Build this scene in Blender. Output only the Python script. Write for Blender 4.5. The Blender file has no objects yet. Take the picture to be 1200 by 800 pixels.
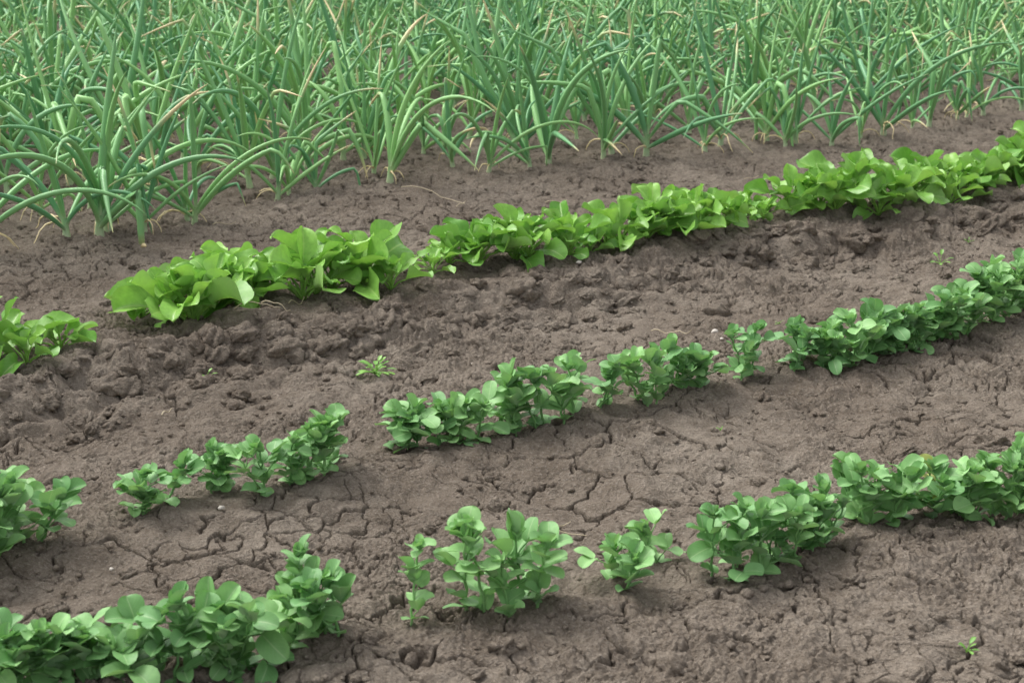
import bpy, math, numpy as np, bmesh
from mathutils import Vector
rng = np.random.default_rng(31)

# ------------------------------------------------------------------ noise
_perm = np.random.default_rng(1).permutation(256).astype(np.int64)
_ang = np.random.default_rng(2).uniform(0, 2*np.pi, 256)
_gx, _gy = np.cos(_ang), np.sin(_ang)
_rx = np.random.default_rng(3).uniform(0, 1, 65536); _ry = np.random.default_rng(4).uniform(0, 1, 65536); _rz = np.random.default_rng(5).uniform(-1, 1, 65536)
def gn(x, y, seed=0):
    x = np.asarray(x, float) + seed*17.31; y = np.asarray(y, float) + seed*9.73
    xi = np.floor(x).astype(np.int64); yi = np.floor(y).astype(np.int64)
    xf = x-xi; yf = y-yi
    u = xf*xf*xf*(xf*(xf*6-15)+10); v = yf*yf*yf*(yf*(yf*6-15)+10)
    def g(ix, iy, dx, dy):
        h = _perm[(_perm[ix & 255] + iy) & 255]
        return _gx[h]*dx + _gy[h]*dy
    a = g(xi, yi, xf, yf); b = g(xi+1, yi, xf-1, yf)
    c = g(xi, yi+1, xf, yf-1); d = g(xi+1, yi+1, xf-1, yf-1)
    return ((a*(1-u)+b*u)*(1-v) + (c*(1-u)+d*u)*v)*1.5
def fbm(x, y, o=3, seed=0):
    r = 0; a = 1
    for i in range(o):
        r = r + a*gn(x*2**i, y*2**i, seed+i); a *= .5
    return r
def sstep(a, b, x):
    t = np.clip((x-a)/(b-a), 0, 1); return t*t*(3-2*t)
def worley(x, y, seed=0):
    xi = np.floor(x).astype(np.int64); yi = np.floor(y).astype(np.int64)
    best = np.full(x.shape, 9.); bx = np.zeros(x.shape); by = np.zeros(x.shape); bh = np.zeros(x.shape, np.int64)
    cand = []
    for i in (-1, 0, 1):
        for j in (-1, 0, 1):
            h = ((xi+i)*7919+(yi+j)*104729+seed*31337) & 65535
            px = xi+i+_rx[h]-x; py = yi+j+_ry[h]-y
            cand.append((px, py)); d = px*px+py*py
            m = d < best; best = np.where(m, d, best); bx = np.where(m, px, bx); by = np.where(m, py, by); bh = np.where(m, h, bh)
    edge = np.full(x.shape, 9.)
    for px, py in cand:
        dx = px-bx; dy = py-by; L = np.sqrt(dx*dx+dy*dy)
        e = ((px+bx)*.5*dx+(py+by)*.5*dy)/np.maximum(L, 1e-6)
        edge = np.where(L > 1e-4, np.minimum(edge, e), edge)
    return edge, bh, bx, by

# ------------------------------------------------------------------ terrain
def qc(x, y):
    xc = np.clip(x, -2.2, 6)
    l0 = 2.41+.43*xc; l1 = 3.30+.686*xc; l2 = 4.76+.76*xc; l3 = 6.4+.734*xc
    return np.where(y < l1, (y-l0)/(l1-l0), np.where(y < l2, 1+(y-l1)/(l2-l1), 2+(y-l2)/(l3-l2)))
_qt = np.linspace(-3, 8, 1101)
_pt = np.interp(_qt, [-1, -.3, 0, .18, .45, .7, .95, 1.1, 1.3, 1.52, 1.66, 1.78, 1.98, 2.15, 2.4, 2.8, 4],
                [0, 0, .018, .016, -.022, -.012, .020, .014, -.018, -.050, -.040, .022, .034, .020, -.014, .008, 0])
_k = np.exp(-np.linspace(-2, 2, 7)**2); _k /= _k.sum()
_pt = np.convolve(np.pad(_pt, 3, mode='edge'), _k, 'valid')
def ground_h(x, y):
    x = np.asarray(x, float); y = np.asarray(y, float)
    q = qc(x, y)
    far = 1-sstep(12, 20, np.hypot(x, y))
    qw = q + .13*gn(x*1.7, y*1.7, 3) + .07*gn(x*5, y*5, 4)
    h = np.interp(qw, _qt, _pt)
    h = h + .018*fbm(x*1.2, y*1.2, 2, 5) + .012*fbm(x*4.5, y*4.5, 3, 8)
    ledge = np.exp(-((qw-1.74)/.17)**2)
    m = np.clip(.26 + .85*ledge + .9*np.clip(fbm(x*1.3, y*1.3, 2, 21)-.1, 0, 1), 0, 1.1)
    a = x*.80+y*.60; b = -x*.60+y*.80
    wx = a*.75+.03*gn(x*7, y*7, 31); wy = b*.9+.03*gn(x*7, y*7, 32)
    h = h + m*(.044*np.abs(gn(wx*7, wy*7, 40)) + .022*np.abs(gn(wx*16, wy*16, 41)) + .009*np.abs(gn(wx*34, wy*34, 42))-.014)
    return h*far

def grid_mesh(name, P, F, mat, uv=None, attrs=None, smooth=True):
    me = bpy.data.meshes.new(name)
    n = len(P); m = len(F); k = F.shape[1]
    me.vertices.add(n); me.vertices.foreach_set('co', P.astype(np.float32).ravel())
    me.loops.add(m*k); me.loops.foreach_set('vertex_index', F.astype(np.int32).ravel())
    me.polygons.add(m); me.polygons.foreach_set('loop_start', np.arange(0, m*k, k, dtype=np.int32))
    try: me.polygons.foreach_set('loop_total', np.full(m, k, dtype=np.int32))
    except Exception: pass
    me.update(calc_edges=True)
    me.polygons.foreach_set('use_smooth', np.full(m, smooth, dtype=bool))
    if uv is not None:
        l = me.uv_layers.new(name='UVMap')
        l.data.foreach_set('uv', uv[F.ravel()].astype(np.float32).ravel())
    if attrs:
        for an, av in attrs.items():
            a = me.attributes.new(an, 'FLOAT', 'POINT'); a.data.foreach_set('value', av.astype(np.float32).ravel())
    me.materials.append(mat)
    ob = bpy.data.objects.new(name, me); bpy.context.scene.collection.objects.link(ob)
    return ob

# ------------------------------------------------------------------ materials
def newmat(name):
    m = bpy.data.materials.new(name); m.use_nodes = True
    nt = m.node_tree; nt.nodes.clear()
    return m, nt, nt.nodes.new('ShaderNodeOutputMaterial')
class NB:
    def __init__(s, nt): s.nt = nt
    def n(s, t, **k):
        nd = s.nt.nodes.new(t)
        for a, b in k.items(): setattr(nd, a, b)
        return nd
    def l(s, a, b): s.nt.links.new(a, b)
    def _in(s, sock, v):
        if isinstance(v, bpy.types.NodeSocket): s.l(v, sock)
        else: sock.default_value = v
    def math(s, op, a, b=0.0, c=0.0, clamp=False):
        nd = s.n('ShaderNodeMath', operation=op, use_clamp=clamp)
        s._in(nd.inputs[0], a); s._in(nd.inputs[1], b); s._in(nd.inputs[2], c)
        return nd.outputs[0]
    def noise(s, vec, scale, detail=3, rough=.55):
        nd = s.n('ShaderNodeTexNoise'); s.l(vec, nd.inputs['Vector'])
        nd.inputs['Scale'].default_value = scale; nd.inputs['Detail'].default_value = detail
        nd.inputs['Roughness'].default_value = rough
        return nd
    def mr(s, v, a, b, c, d, smooth=False):
        nd = s.n('ShaderNodeMapRange'); s._in(nd.inputs[0], v)
        if smooth: nd.interpolation_type = 'SMOOTHSTEP'
        for i, q in enumerate((a, b, c, d)): nd.inputs[1+i].default_value = q
        return nd.outputs[0]
    def mix(s, f, a, b, mode='MIX'):
        nd = s.n('ShaderNodeMix', data_type='RGBA', blend_type=mode)
        s._in(nd.inputs[0], f)
        for sock, v in ((nd.inputs[6], a), (nd.inputs[7], b)):
            if isinstance(v, tuple): sock.default_value = (*v, 1)
            else: s.l(v, sock)
        return nd.outputs[2]

def soil_mat(name):
    m, nt, out = newmat(name); N = NB(nt)
    tc = N.n('ShaderNodeTexCoord').outputs['Object']
    b = N.n('ShaderNodeBsdfDiffuse'); b.inputs['Roughness'].default_value = .6
    n1 = N.noise(tc, 1.8, 2); n2 = N.noise(tc, 20, 4, .7); n3 = N.noise(tc, 150, 3, .8)
    c = N.mix(N.mr(n1.outputs[0], .35, .65, 0, 1), (.222, .184, .147), (.300, .256, .208))
    c = N.mix(N.mr(n2.outputs[0], .42, .68, 0, .7), c, (.150, .120, .093))
    c = N.mix(N.mr(n3.outputs[0], .54, .72, 0, .6), c, (.46, .405, .345))
    c = N.mix(N.mr(n3.outputs[0], .46, .30, 0, .6), c, (.11, .088, .068))
    crack_shade = N.n('ShaderNodeAttribute', attribute_name='crack_shade').outputs['Fac']
    c = N.mix(crack_shade, c, (.065, .051, .040))  # shade inside the cracks, painted into the soil colour
    bp = N.n('ShaderNodeBump'); bp.inputs['Distance'].default_value = .011; bp.inputs['Strength'].default_value = 1
    N.l(N.math('ADD', n3.outputs[0], N.math('MULTIPLY', n2.outputs[0], 1.6)), bp.inputs['Height']); N.l(bp.outputs[0], b.inputs['Normal'])
    N.l(c, b.inputs['Color']); N.l(b.outputs[0], out.inputs['Surface'])
    return m

def leaf_mat(name, cA, cB, vein, under, rough=.5, trans=.25, yellow=(.55, .48, .12), nv=7.0, spec=.35):
    m, nt, out = newmat(name); N = NB(nt)
    uv = N.n('ShaderNodeUVMap').outputs[0]
    sp = N.n('ShaderNodeSeparateXYZ'); N.l(uv, sp.inputs[0]); u, v = sp.outputs[0], sp.outputs[1]
    rnd = N.n('ShaderNodeAttribute', attribute_name='rnd').outputs['Fac']
    yel = N.n('ShaderNodeAttribute', attribute_name='yel').outputs['Fac']
    tc = N.n('ShaderNodeTexCoord').outputs['Object']
    c = N.mix(rnd, cA, cB)
    nn = N.noise(tc, 60, 2)
    c = N.mix(N.mr(nn.outputs[0], .35, .7, 0, .35), c, tuple(x*.7 for x in cA))
    au = N.math('ABSOLUTE', N.math('SUBTRACT', u, .5))
    mid = N.mr(au, .010, .04, 1, 0, True)
    sv = N.math('SUBTRACT', N.math('MULTIPLY', v, nv), N.math('MULTIPLY', au, 6.0))
    tri = N.math('ABSOLUTE', N.math('SUBTRACT', N.math('FRACT', sv), .5))
    side = N.mr(tri, 0, .1, 1, 0, True)
    vv = N.math('MAXIMUM', mid, N.math('MULTIPLY', side, .3))
    c = N.mix(N.math('MULTIPLY', vv, .5), c, vein)
    c = N.mix(yel, c, yellow)
    geo = N.n('ShaderNodeNewGeometry')
    c2 = N.mix(N.math('MULTIPLY', geo.outputs['Backfacing'], .7), c, under)
    b = N.n('ShaderNodeBsdfPrincipled'); N.l(c2, b.inputs['Base Color']); b.inputs['Roughness'].default_value = rough
    b.inputs['Specular IOR Level'].default_value = spec
    t = N.n('ShaderNodeBsdfTranslucent')
    N.l(N.mix(1.0, c, (1.0, 1.1, .6), 'MULTIPLY'), t.inputs['Color'])
    mx = N.n('ShaderNodeMixShader'); mx.inputs[0].default_value = trans
    N.l(b.outputs[0], mx.inputs[1]); N.l(t.outputs[0], mx.inputs[2]); N.l(mx.outputs[0], out.inputs['Surface'])
    return m

def onion_mat():
    m, nt, out = newmat('onion_leaf'); N = NB(nt)
    uv = N.n('ShaderNodeUVMap').outputs[0]
    sp = N.n('ShaderNodeSeparateXYZ'); N.l(uv, sp.inputs[0]); v = sp.outputs[1]
    rnd = N.n('ShaderNodeAttribute', attribute_name='rnd').outputs['Fac']
    yel = N.n('ShaderNodeAttribute', attribute_name='yel').outputs['Fac']
    c = N.mix(rnd, (.115, .305, .135), (.265, .51, .175))
    c = N.mix(N.mr(v, 0, .16, 1, 0, True), c, (.58, .64, .42))
    c = N.mix(yel, c, (.70, .57, .32))
    b = N.n('ShaderNodeBsdfPrincipled'); N.l(c, b.inputs['Base Color']); b.inputs['Roughness'].default_value = .42
    b.inputs['Specular IOR Level'].default_value = .35
    N.l(b.outputs[0], out.inputs['Surface'])
    return m
def plain_mat(name, col, col2, rough=.7, scale=60):
    m, nt, out = newmat(name); N = NB(nt)
    tc = N.n('ShaderNodeTexCoord').outputs['Object']
    b = N.n('ShaderNodeBsdfPrincipled'); b.inputs['Roughness'].default_value = rough
    N.l(N.mix(N.noise(tc, scale, 3).outputs[0], col, col2), b.inputs['Base Color']); N.l(b.outputs[0], out.inputs['Surface'])
    return m

M_soil = soil_mat('dry_cracked_soil')
M_pea = leaf_mat('pea_leaf', (.160, .355, .125), (.30, .54, .205), (.42, .58, .31), (.32, .50, .29), .5, .22)
M_spin = leaf_mat('spinach_leaf', (.15, .36, .06), (.34, .60, .13), (.42, .60, .19), (.34, .53, .19), .36, .25, nv=6.0)
M_onion = onion_mat()

# ------------------------------------------------------------------ builders
class B:
    def __init__(s): s.P = []; s.F = []; s.UV = []; s.R = []; s.Y = []; s.n = 0
    def add(s, P, F, UV, r, yv):
        s.P.append(P); s.F.append(F+s.n); s.UV.append(UV)
        s.R.append(np.full(len(P), r) if np.isscalar(r) else r)
        s.Y.append(np.full(len(P), yv) if np.isscalar(yv) else yv); s.n += len(P)
    def arrays(s): return np.vstack(s.P), np.vstack(s.F), np.vstack(s.UV), np.concatenate(s.R), np.concatenate(s.Y)
    def build(s, name, mat):
        P, F, UV, R, Y = s.arrays(); return grid_mesh(name, P, F, mat, UV, {'rnd': R, 'yel': Y})
_fc = {}
def gridF(nu, nv, wrap=False):
    k = (nu, nv, wrap)
    if k not in _fc:
        i, j = np.meshgrid(np.arange(nv-1), np.arange(nu if wrap else nu-1), indexing='ij')
        j2 = (j+1) % nu
        _fc[k] = np.stack([i*nu+j, i*nu+j2, (i+1)*nu+j2, (i+1)*nu+j], -1).reshape(-1, 4)
    return _fc[k]
def nrm(a): return a/(np.linalg.norm(a)+1e-9)
def azel(az, el): return np.array([math.cos(az)*math.cos(el), math.sin(az)*math.cos(el), math.sin(el)])
def leaf(bd, base, d, up, L, W, prof, fold=.25, curl=.5, wave=0, r=.5, y=0., nu=7, nv=10, twist=0, puck=0):
    d = nrm(d); side = nrm(np.cross(d, up)); up = np.cross(side, d)
    if twist:
        side, up = side*math.cos(twist)+up*math.sin(twist), up*math.cos(twist)-side*math.sin(twist)
    lin = np.linspace(0, 1, nv); t = .6*(1-np.cos(np.pi*lin))/2+.4*lin if puck else (1-np.cos(np.pi*lin))/2
    s = np.linspace(-1, 1, nu)
    th = -curl*t**1.3
    dx = np.cos(th); dz = np.sin(th); dt = np.diff(t)
    cx = np.concatenate([[0], np.cumsum((dx[1:]+dx[:-1])/2*dt)])*L
    cz = np.concatenate([[0], np.cumsum((dz[1:]+dz[:-1])/2*dt)])*L
    w = prof(t)*W/2
    ph = rng.uniform(0, 6.28)
    S, T = np.meshgrid(s, t)
    lift = fold*np.abs(S)**1.3*w[:, None] + wave*W*np.sin(T*9+ph+S*1.5)*S*S
    if puck: lift = lift + puck*W*np.sin((T*7.-np.abs(S)*2.2)*6.28*.9+ph)*(np.abs(S)*(1.15-np.abs(S)))*2*np.sin(np.pi*T)
    upx = -np.sin(th)[:, None]; upz = np.cos(th)[:, None]
    X = cx[:, None] + lift*upx; Zz = cz[:, None] + lift*upz
    wd = w[:, None]*S*(1-.12*fold)
    P = base + X[..., None]*d + Zz[..., None]*up + wd[..., None]*side
    UV = np.stack([S*.5+.5, T], -1).reshape(-1, 2)
    bd.add(P.reshape(-1, 3), gridF(nu, nv), UV, r, y)
def tube(bd, pts, rad, k=5, r=.5, y=0., v0=0, v1=1):
    pts = np.asarray(pts); n = len(pts)
    T = np.gradient(pts, axis=0); T /= np.linalg.norm(T, axis=1)[:, None]+1e-9
    ref = np.array([.31, .17, .93]) if abs(T[0, 2]) < .8 else np.array([.93, .3, .05])
    A = np.cross(T, ref); A /= np.linalg.norm(A, axis=1)[:, None]+1e-9
    Bn = np.cross(T, A)
    a = np.arange(k)/k*2*np.pi
    rad = np.broadcast_to(rad, (n,))
    P = pts[:, None]+rad[:, None, None]*(np.cos(a)[None, :, None]*A[:, None]+np.sin(a)[None, :, None]*Bn[:, None])
    vv = np.linspace(v0, v1, n)
    UV = np.stack([np.full((n, k), .35), np.repeat(vv[:, None], k, 1)], -1).reshape(-1, 2)
    yy = np.repeat(y, k) if not np.isscalar(y) else y
    bd.add(P.reshape(-1, 3), gridF(k, n, True), UV, r, yy)
Z = np.array([0, 0, 1.])
U = rng.uniform
p_oval = lambda t: np.sqrt(np.clip(1-np.abs(2*np.clip(t, 0, 1)**1.08-1)**2.2, 0, 1))
p_stip = lambda t: np.sqrt(np.clip(1-np.abs(1.75*t-.75)**2.2, 0, 1))
def p_spin(t):
    a = np.sqrt(np.clip(1-np.abs((t-.45)/.55)**2.3, 0, 1))
    return np.where(t < .45, np.maximum(a, .0)*(.45+.55*sstep(0, .4, t))+.06*(1-t), a)

def gpt(x, y): return np.array([x, y, float(ground_h(x, y))+.004])

def pea(bd, x, y, H, sc=1.0, yel=0):
    base = gpt(x, y); lean = azel(U(0, 6.28), 0)*U(.05, .5)
    n = int(rng.integers(4, 6)); az0 = U(0, 6.28); R = U(0, 1)
    K = 8; pts = [base + Z*(H*k/K-.01) + lean*H*(k/K)**1.3 + azel(az0+k*2.5, 0)*.002 for k in range(K+1)]
    tube(bd, pts, np.linspace(.0026, .0018, K+1)*sc, 5, R)
    for i in range(n):
        f = .16+.84*i/(n-1); p = pts[min(K, int(round(f*K)))]
        az = az0+i*math.pi+U(-.8, .8); sz = sc*(.66+.40*math.sin(math.pi*min(1, f*.75+.1)))
        r = np.clip(R+U(-.4, .4), 0, 1); yy = yel if yel and U(0, 1) < .4 else 0
        for sgn in (-1, 1):
            a = az+sgn*U(.7, 1.3); el = U(.2, 1.1)
            leaf(bd, p, azel(a, el), Z*.6+azel(a+math.pi, 0)*U(.4, 1.2), .033*sz*U(.85, 1.15), .027*sz*U(.85, 1.1), p_stip, U(.1, .5), U(.2, .9), .03, r, yy, twist=sgn*U(-.2, .5))
        el = U(.35, 1.2) if i < n-1 else U(.8, 1.3)
        pl = .032*sz*U(.6, 1.2) if i < n-1 else .010*sc
        q = p+azel(az, el)*pl; q2 = p+azel(az, el+.15)*pl*.5
        tube(bd, [p, q2, q], np.array([.0014, .0012, .001])*sc, 4, r)
        for sgn in (-1, 1):
            a = az+sgn*U(.5, 1.3); e2 = el+U(-.7, .25)
            fold = U(.05, .6) if i < n-1 else U(.3, .9)
            leaf(bd, q, azel(a, e2), Z*.8+azel(a+math.pi, 0)*U(.3, 1.5)+azel(U(0, 6.28), 0)*.3, .038*sz*U(.75, 1.15), .032*sz*U(.85, 1.1), p_oval, fold, U(.0, .9), .04, r, yy, twist=U(-.5, .5))
        if i > 1 and U(0, 1) < .25:
            tp = [q+azel(az, el)*.02*k/4+Z*.002*k*k/4+azel(az+1.5, 0)*.002*math.sin(k*1.6) for k in range(5)]
            tube(bd, tp, np.linspace(.0007, .0003, 5), 4, .9)
    top = pts[-1]
    for k in range(4):
        a = U(0, 6.28); leaf(bd, top, azel(a, U(.7, 1.4)), azel(a+math.pi, .4), .024*sc*U(.8, 1.2), .018*sc, p_oval, U(.4, 1.1), U(-.2, .4), 0, min(1, R+.4), 0, 5, 7)

def run(poly, step, jit, fn):
    poly = np.array(poly); seg = np.hypot(*np.diff(poly, axis=0).T); cum = np.concatenate([[0], np.cumsum(seg)])
    s = U(0, step*.3)
    while s <= cum[-1]:
        x = np.interp(s, cum, poly[:, 0]); y = np.interp(s, cum, poly[:, 1])
        fn(x+rng.normal(0, jit*.5), y+rng.normal(0, jit)); s += step*U(.5, 1.4)

front = [([(-1.5, 1.93), (-.95, 2.08), (-.73, 2.13), (-.55, 2.17)], .082, 1.2), ([(-.52, 2.19), (-.43, 2.22), (-.38, 2.24)], .115, 1.2),
         ([(-.36, 2.27), (-.26, 2.315)], .125, 1.15),
         ([(-.155, 2.37), (-.125, 2.375)], .12, 1.1), ([(-.07, 2.395), (.06, 2.41)], .135, 1.2),
         ([(.155, 2.51), (.19, 2.515)], .065, 1.0),
         ([(.265, 2.60), (.29, 2.59)], .085, 1.05), ([(.33, 2.55), (.47, 2.59)], .12, 1.2), ([(.49, 2.61), (.58, 2.71)], .105, 1.15),
         ([(.63, 2.76), (.70, 2.78)], .11, 1.15), ([(.74, 2.80), (.83, 2.81)], .09, 1.1), ([(.85, 2.80), (1.0, 2.85), (1.5, 3.05), (2.2, 3.4)], .12, 1.2)]
bd = B()
for poly, H, sc in front: run(poly, .0245, .016, lambda x, y: pea(bd, x, y, H*U(.6, 1.12), sc*U(.8, 1.1), .6 if abs(x-.80) < .012 else 0))
bd.build('pea_row', M_pea)
mid = [([(-1.7, 2.15), (-1.2, 2.42), (-.92, 2.60), (-.84, 2.69)], .105, 1.2),
       ([(-.695, 2.84), (-.65, 2.86)], .07, 1.05), ([(-.60, 2.95), (-.54, 2.96)], .09, 1.0), ([(-.49, 2.93), (-.36, 3.04)], .095, 1.05),
       ([(-.25, 3.20), (-.06, 3.26)], .085, 1.15), ([(-.03, 3.28), (.12, 3.34)], .12, 1.2), ([(.19, 3.43), (.225, 3.445)], .10, 1.0),
       ([(.27, 3.45), (.37, 3.51)], .11, 1.15), ([(.38, 3.53), (.46, 3.59)], .10, 1.1), ([(.53, 3.64), (.57, 3.68)], .115, 1.0),
       ([(.68, 3.71), (.83, 3.81)], .095, 1.15), ([(.85, 3.83), (1.19, 4.06)], .105, 1.25), ([(1.22, 4.08), (1.4, 4.24), (2.4, 5.0)], .135, 1.3)]
bd = B()
for poly, H, sc in mid: run(poly, .0245, .018, lambda x, y: pea(bd, x, y, H*U(.6, 1.12), sc*U(.8, 1.1)))
bd.build('pea_row', M_pea)

# spinach
def spinach(bd, x, y, sc=1.0):
    base = gpt(x, y); n = int(rng.integers(11, 15)); R = U(0, 1); az = U(0, 6.28)
    for i in range(n):
        az += 2.4+U(-.4, .4); f = i/(n-1)
        el = .25+1.05*f+U(-.2, .2); Lp = U(.045, .085)*sc*(1-.2*f); L = U(.066, .098)*sc*(1-.3*f); W = L*U(.62, .86)
        d0 = azel(az, el+.3); p1 = base+d0*Lp*.5; p2 = p1+azel(az, el)*Lp*.5
        r = np.clip(R*.5+f*.5+U(-.4, .4), 0, 1)
        tube(bd, [base-Z*.005, p1, p2], np.array([.0032, .0028, .0022])*sc, 5, 1.0)
        leaf(bd, p2, azel(az, el-.05), Z+azel(az+math.pi, 0)*.5+azel(U(0, 6.28), 0)*.5, L, W, p_spin, U(.2, 1.0), U(.1, 1.4), U(.05, .15), r, 0, 11, 22, twist=U(-.5, .5), puck=U(.025, .055))
bd = B()
sp_line = [(-2.2, 2.9), (-1.5, 3.48), (-1.21, 3.69), (-1.10, 3.88), (-.99, 4.08), (-.88, 4.12), (-.76, 4.30), (-.61, 4.34), (-.50, 4.50), (-.35, 4.50), (-.25, 4.53), (-.10, 4.72),
           (0, 4.72), (.13, 4.78), (.33, 4.97), (.50, 5.04), (.72, 5.22), (.90, 5.38), (1.07, 5.38), (1.24, 5.46), (1.46, 5.70), (1.63, 5.78), (1.85, 5.98), (2.06, 6.2), (3.2, 7.1)]
szx = [-3, -1.25, -1.12, -1.05, -.97, -.85, -.75, -.62, -.5, -.35, -.25, -.15, 0, .12, .25, .45, .6, .72, .85, 1.1, 1.25, 1.5, 1.9, 3.2]
szv = [1.45, 1.3, 1.0, .7, 1.25, 1.9, 1.35, 1.55, 1.85, 1.35, .9, .95, 1.75, 1.45, .9, 1.5, 1.4, 1.25, .9, 1.65, 1.5, 1.3, 1.5, 1.5]
run(sp_line, .076, .040, lambda x, y: None if (-1.10 < x < -1.04) else spinach(bd, x, y, .87*float(np.interp(x, szx, szv))*U(.70, 1.15)))
bd.build('spinach_row', M_spin)

# onions
def onion_variant(k, n, seed):
    b = B(); R = U(0, 1); az = U(0, 6.28)
    nl = int(rng.integers(5, 8)); st = U(.05, .09)
    tube(b, [Z*-.02, Z*.0, Z*.02, Z*st], [.012, .015, .012, .011], k+1, R, 0., 0, .12)
    for i in range(nl):
        f = i/(nl-1); L = U(.40, .72)*(1-.25*abs(f-.6)); a = az+(i % 2)*math.pi+U(-1.0, 1.0)
        el = math.radians(42+46*f+U(-14, 8)); el = min(el, 1.53)
        kink = U(.4, .85) if U(0, 1) < .34 else None; kang = U(.5, 2.3)
        sag = U(.5, 2.0) if U(0, 1) < .5 else U(.0, .5); bend = U(-.9, .9)
        p = np.array([0, 0, st*(.35+.6*f)]); pts = [p]
        for j in range(1, n):
            t = j/(n-1); e2 = el-sag*t**1.5
            if kink and t > kink: e2 = max(e2-kang*min(1, (t-kink)/.09+.5), -1.45)
            p = p+azel(a+bend*t, e2)*L/(n-1)
            if p[2] < .012: p[2] = .012+U(0, .004)
            pts.append(p)
        t = np.linspace(0, 1, n)
        rad = np.interp(t, [0, .12, .35, .7, .93, 1], [.0078, .0112, .0135, .0098, .0042, .001])*U(.55, 1.12)
        yv = np.clip((t-U(.87, 1.05))*9, 0, 1) if U(0, 1) < .8 else np.clip((t-U(.6, .8))*6, 0, 1)
        tube(b, pts, rad, k, np.clip(R+U(-.45, .45), 0, 1), yv, .06, 1)
    for i in range(int(rng.integers(0, 4))):
        a = U(0, 6.28); L = U(.08, .24); pts = []; p = Z*.03
        for j in range(7):
            pts.append(p.copy()); p = p+azel(a+U(-.4, .4), .7-j*.4)*L/6; p[2] = max(p[2], .006)
        tube(b, pts, np.linspace(.0045, .0012, 7), 4, .5, 1., .5, 1)
    return b.arrays()
nearV = [onion_variant(6, 17, i) for i in range(55)]; farV = [onion_variant(4, 9, i) for i in range(40)]
bd = B(); ux, uy = np.array([1, .734])/math.hypot(1, .734); px_, py_ = -uy, ux
edge_x = np.array([-3, -1.545, -1.37, -1.08, -.86, -.65, -.19, .07, .41, .69, 1.08, 1.51, 1.91, 2.4, 6])
edge_y = np.array([4.0, 5.00, 5.14, 5.30, 5.85, 6.03, 6.33, 6.36, 6.58, 6.54, 6.90, 6.93, 7.35, 7.90, 10.6])
def put_onion(x, y, sc):
    V = nearV if y < 8.5 else farV
    P, F, UV, R, Y = V[rng.integers(len(V))]; a = U(0, 6.28); c, s = math.cos(a), math.sin(a)
    Q = P*sc; tl = U(-.18, .18, 2)
    Q = np.stack([Q[:, 0]*c-Q[:, 1]*s+Q[:, 2]*tl[0], Q[:, 0]*s+Q[:, 1]*c+Q[:, 2]*tl[1], Q[:, 2]], 1)+np.array([x, y, float(ground_h(x, y))+.002])
    bd.add(Q, F, UV, np.clip(R+U(-.2, .2), 0, 1), Y)
off = .02
while off < 11:
    s = -14.
    while s < 14:
        s += (.155 if off < .1 else .20)*U(.35, 1.65)
        bx, by = s*ux+off*px_, 6.42+s*uy+off*py_
        x = bx+rng.normal(0, .03); y = by+rng.normal(0, .04)
        y += (np.interp(x, edge_x, edge_y)-(6.42+.734*x))*math.exp(-off*2)
        if y < 4 or y > 16.5 or abs(x) > .36*y+1.0: continue
        put_onion(x, y, U(.62, 1.15))
    off += .36*U(.9, 1.1)
bd.build('onion_patch', M_onion)

# ------------------------------------------------------------------ ground sheet
fa = np.radians(np.linspace(-23, 23, 1250)); ca = np.radians(np.concatenate([np.linspace(23, 50, 120)[1:], np.linspace(50, 310, 50)[1:-1], np.linspace(310, 337, 120)[:-1]]))
ang = np.concatenate([fa, ca])
rad = np.concatenate([np.linspace(.05, 1.8, 14)[:-1], np.geomspace(1.8, 7.5, 1750)[:-1], np.geomspace(7.5, 18, 200), np.geomspace(19, 900, 40)])
A, Rr = np.meshgrid(ang, rad); X = Rr*np.sin(A); Y = Rr*np.cos(A)
H = ground_h(X, Y); crack_shade = np.zeros(H.shape)
sel = (Rr < 12) & (np.abs(((A+np.pi) % (2*np.pi))-np.pi) < .9)
x = X[sel]; y = Y[sel]
wx = x+.040*gn(x*7, y*7, 51)+.016*gn(x*28, y*28, 52)+.004*gn(x*80, y*80, 55); wy = y+.040*gn(x*7, y*7, 53)+.016*gn(x*28, y*28, 54)+.004*gn(x*80, y*80, 56)
q = qc(x, y)
h = 0; shade = 0
pathm = np.exp(-((q-1.3)/.22)**2)*.3+np.exp(-((q-1.75)/.15)**2)*.3
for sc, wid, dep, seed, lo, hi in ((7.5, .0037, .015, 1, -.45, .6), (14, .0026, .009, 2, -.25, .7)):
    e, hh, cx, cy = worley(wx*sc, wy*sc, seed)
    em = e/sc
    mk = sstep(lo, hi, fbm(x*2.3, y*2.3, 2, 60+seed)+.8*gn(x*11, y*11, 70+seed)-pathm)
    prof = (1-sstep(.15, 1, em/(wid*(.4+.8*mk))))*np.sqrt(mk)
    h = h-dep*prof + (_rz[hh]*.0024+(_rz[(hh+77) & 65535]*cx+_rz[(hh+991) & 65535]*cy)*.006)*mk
    shade = np.maximum(shade, prof*.75)  # mask for the painted crack shade, strongest along the crack lines
crumb = np.clip(.62+1.0*fbm(x*2, y*2, 2, 90)+np.exp(-((q-1.75)/.18)**2)*.5, .25, 1.5)
h = h+crumb*(.0095*np.abs(gn(wx*38, wy*38, 91))+.0065*np.abs(gn(x*75, y*75, 92)))+.009*gn(x*18, y*18, 94)
H[sel] += h; crack_shade[sel] = shade
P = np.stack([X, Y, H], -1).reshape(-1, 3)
g = grid_mesh('ground', P, gridF(len(ang), len(rad), True)[:, ::-1], M_soil, None, {'crack_shade': crack_shade})

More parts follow.
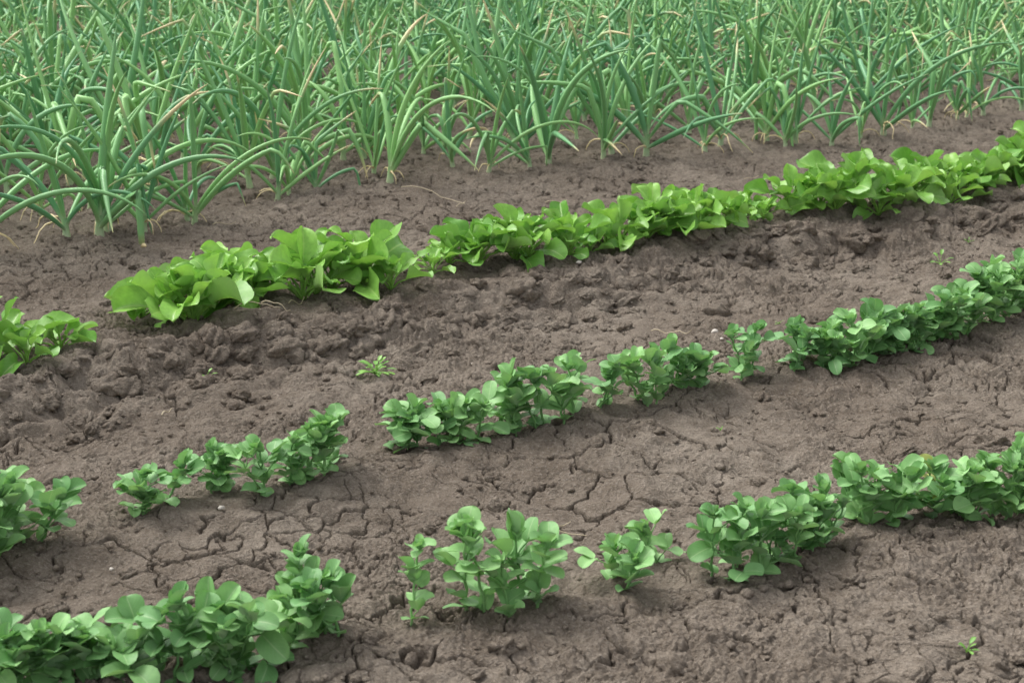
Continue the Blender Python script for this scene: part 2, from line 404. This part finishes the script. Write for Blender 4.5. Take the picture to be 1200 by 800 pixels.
# ------------------------------------------------------------------ clods
def ico(sub):
    bm = bmesh.new(); bmesh.ops.create_icosphere(bm, subdivisions=sub, radius=1)
    V = np.array([v.co[:] for v in bm.verts]); Fv = np.array([[v.index for v in f.verts] for f in bm.faces]); bm.free(); return V, Fv
Vi, Fi = ico(4); Vs, Fs = ico(2)
def clodvar(V, i):
    n = gn(V[:, 0]*1.3+V[:, 2]*.7, V[:, 1]*1.3-V[:, 2]*.9, 60+i)+.6*gn(V[:, 0]*3+V[:, 2]*2, V[:, 1]*3-V[:, 2]*1.5, 80+i)+.3*gn(V[:, 0]*7+V[:, 2]*5, V[:, 1]*7-V[:, 2]*4, 90+i)+.15*gn(V[:, 0]*15+V[:, 2]*9, V[:, 1]*15-V[:, 2]*8, 95+i)
    return V*(1+.42*n)[:, None]*np.array([1, U(.65, 1), U(.45, .75)])
big = [clodvar(Vi, i) for i in range(12)]; small = [clodvar(Vs, i) for i in range(12)]
PP = []; FF = []; nn = 0
def addclod(x, y, r, emb=.0):
    global nn
    V, Fq = (big[rng.integers(12)], Fi) if r > .012 else (small[rng.integers(12)], Fs)
    a = U(0, 6.28); c, s = math.cos(a), math.sin(a)
    Q = np.stack([V[:, 0]*c-V[:, 1]*s, V[:, 0]*s+V[:, 1]*c, V[:, 2]], 1)*r+np.array([x, y, float(ground_h(x, y))+.004+r*emb])
    PP.append(Q); FF.append(Fq+nn); nn += len(Q)
k = 0
while k < 10000:
    y = 1.9+7.5*U(0, 1)**1.4; x = U(-.36*y-.5, .36*y+.5)
    q = float(qc(x, y)); m = .22+.8*math.exp(-((q-1.70)/.16)**2)+.6*max(0, float(fbm(x*1.3, y*1.3, 2, 21))-.1)+(.25 if q > 2.2 else 0)
    if U(0, 1) > m: continue
    addclod(x, y, min(.022, .0034*U(.01, 1)**-.48)); k += 1
k = 0
while k < 320:
    x = U(-2.0, 2.6); qq = rng.normal(1.76, .075); y = (3.30+.686*x)+(qq-1)*((4.76+.76*x)-(3.30+.686*x))
    if y < 2: continue
    addclod(x, y, U(.014, .050), -.2); k += 1
for x, y, r in [(1.02, 3.24, .035), (.72, 3.75, .022), (1.0, 4.0, .02), (.80, 4.28, .035), (-.80, 2.35, .03), (-.66, 2.36, .022), (-.9, 3.2, .025), (.25, 2.25, .025), (.9, 2.5, .03), (-.1, 4.3, .03), (.25, 4.45, .035), (1.5, 4.6, .03)]:
    addclod(x, y, r, -.1)
grid_mesh('soil_clods', np.vstack(PP), np.vstack(FF), M_soil)

PP = []; FF = []; nn = 0
for x, y, r in [(.199, 4.69, .009), (.544, 4.17, .010), (-.55, 2.85, .007), (.54, 4.0, .006), (.66, 4.2, .005), (-.10, 3.9, .004), (-.7, 2.6, .005)]:
    addclod(x, y, r, .5)
grid_mesh('pebbles', np.vstack(PP), np.vstack(FF), plain_mat('pale_stone', (.38, .34, .29), (.60, .56, .50), .8, 90))

bd = B()
for x, y, L, a in [(.37, 4.13, .07, -.5), (.43, 4.10, .05, -.7), (.03, 2.79, .11, .1), (.06, 2.80, .06, .5), (-.72, 4.05, .12, .4), (-.60, 4.20, .10, 1.2), (-.66, 4.12, .08, -.3), (-.56, 4.3, .08, 1.8),
                   (-.41, 5.9, .30, -.35), (.12, 5.75, .08, .1), (-.2, 5.7, .07, .9), (.9, 6.2, .06, .3), (-.8, 3.5, .03, 1), (-1.0, 5.3, .08, .2)]:
    pts = []; px, py = x, y
    for j in range(8):
        pts.append(np.array([px, py, float(ground_h(px, py))+.016+.004*math.sin(j)])); px += math.cos(a)*L/7; py += math.sin(a)*L/7; a += U(-.15, .15)
    tube(bd, pts, np.linspace(.0017, .0009, 8), 5)
bd.build('straw_bits', plain_mat('dry_straw', (.55, .47, .33), (.38, .31, .2)))

def weed(bd, x, y, n, L):
    b0 = gpt(x, y)+Z*.006
    for i in range(n):
        a = i*2.4+U(-.3, .3); e = U(.2, 1.2); st = L*U(.2, 1.0)
        p = b0+azel(a, e)*st; tube(bd, [b0, (b0+p)/2+Z*.002, p], [.001, .0009, .0007], 4, .5)
        leaf(bd, p, azel(a, e-.3), Z, L*U(.5, .8), L*U(.25, .4), p_oval, .2, .5, .02, U(0, .5), 0, 5, 7)
for x, y, n, L in [(-.340, 3.84, 26, .035), (-.745, 3.76, 5, .022), (1.34, 4.93, 7, .032), (.705, 2.27, 6, .02), (.93, 4.37, 7, .015), (.72, 4.2, 5, .012), (1.15, 4.3, 4, .012), (-1.55, 4.7, 4, .015), (.45, 3.3, 4, .010), (1.5, 5.2, 4, .015)]:
    bd = B(); weed(bd, x, y, n, L); bd.build('weed_seedling', M_spin)

# ------------------------------------------------------------------ light (overcast)
w = bpy.data.worlds.new('World'); bpy.context.scene.world = w; w.use_nodes = True
nt = w.node_tree; nt.nodes.clear(); N = NB(nt)
sky = N.n('ShaderNodeTexSky', sky_type='NISHITA'); sky.sun_disc = False
el, rot = math.radians(56), math.radians(-55)
sky.sun_elevation = el; sky.sun_rotation = rot; sky.dust_density = 5.0; sky.air_density = 1.0
hs = N.n('ShaderNodeHueSaturation'); hs.inputs['Saturation'].default_value = .2; hs.inputs['Value'].default_value = 1.85; N.l(sky.outputs[0], hs.inputs['Color'])
bg = N.n('ShaderNodeBackground'); N.l(hs.outputs[0], bg.inputs[0]); bg.inputs[1].default_value = .15
o = N.n('ShaderNodeOutputWorld'); N.l(bg.outputs[0], o.inputs[0])
sl = bpy.data.lights.new('sun', 'SUN'); sl.energy = 1.5; sl.angle = math.radians(25); sl.color = (1, .98, .94)
so = bpy.data.objects.new('sun', sl); bpy.context.scene.collection.objects.link(so)
sd = Vector((math.sin(rot)*math.cos(el), math.cos(rot)*math.cos(el), math.sin(el)))
so.rotation_euler = (-sd).to_track_quat('-Z', 'Y').to_euler()

# ------------------------------------------------------------------ camera
cd = bpy.data.cameras.new('camera'); co = bpy.data.objects.new('camera', cd); bpy.context.scene.collection.objects.link(co)
cd.sensor_width = 22.3; cd.lens = 35.3; cd.clip_end = 2000; cd.clip_start = .05
co.location = (0, 0, 1.2); co.rotation_euler = (math.radians(90-16.7), 0, 0)
cd.dof.use_dof = True; cd.dof.focus_distance = 3.7; cd.dof.aperture_fstop = 5.6
bpy.context.scene.camera = co
bpy.context.scene.view_settings.view_transform = 'Standard'
bpy.context.scene.view_settings.look = 'None'
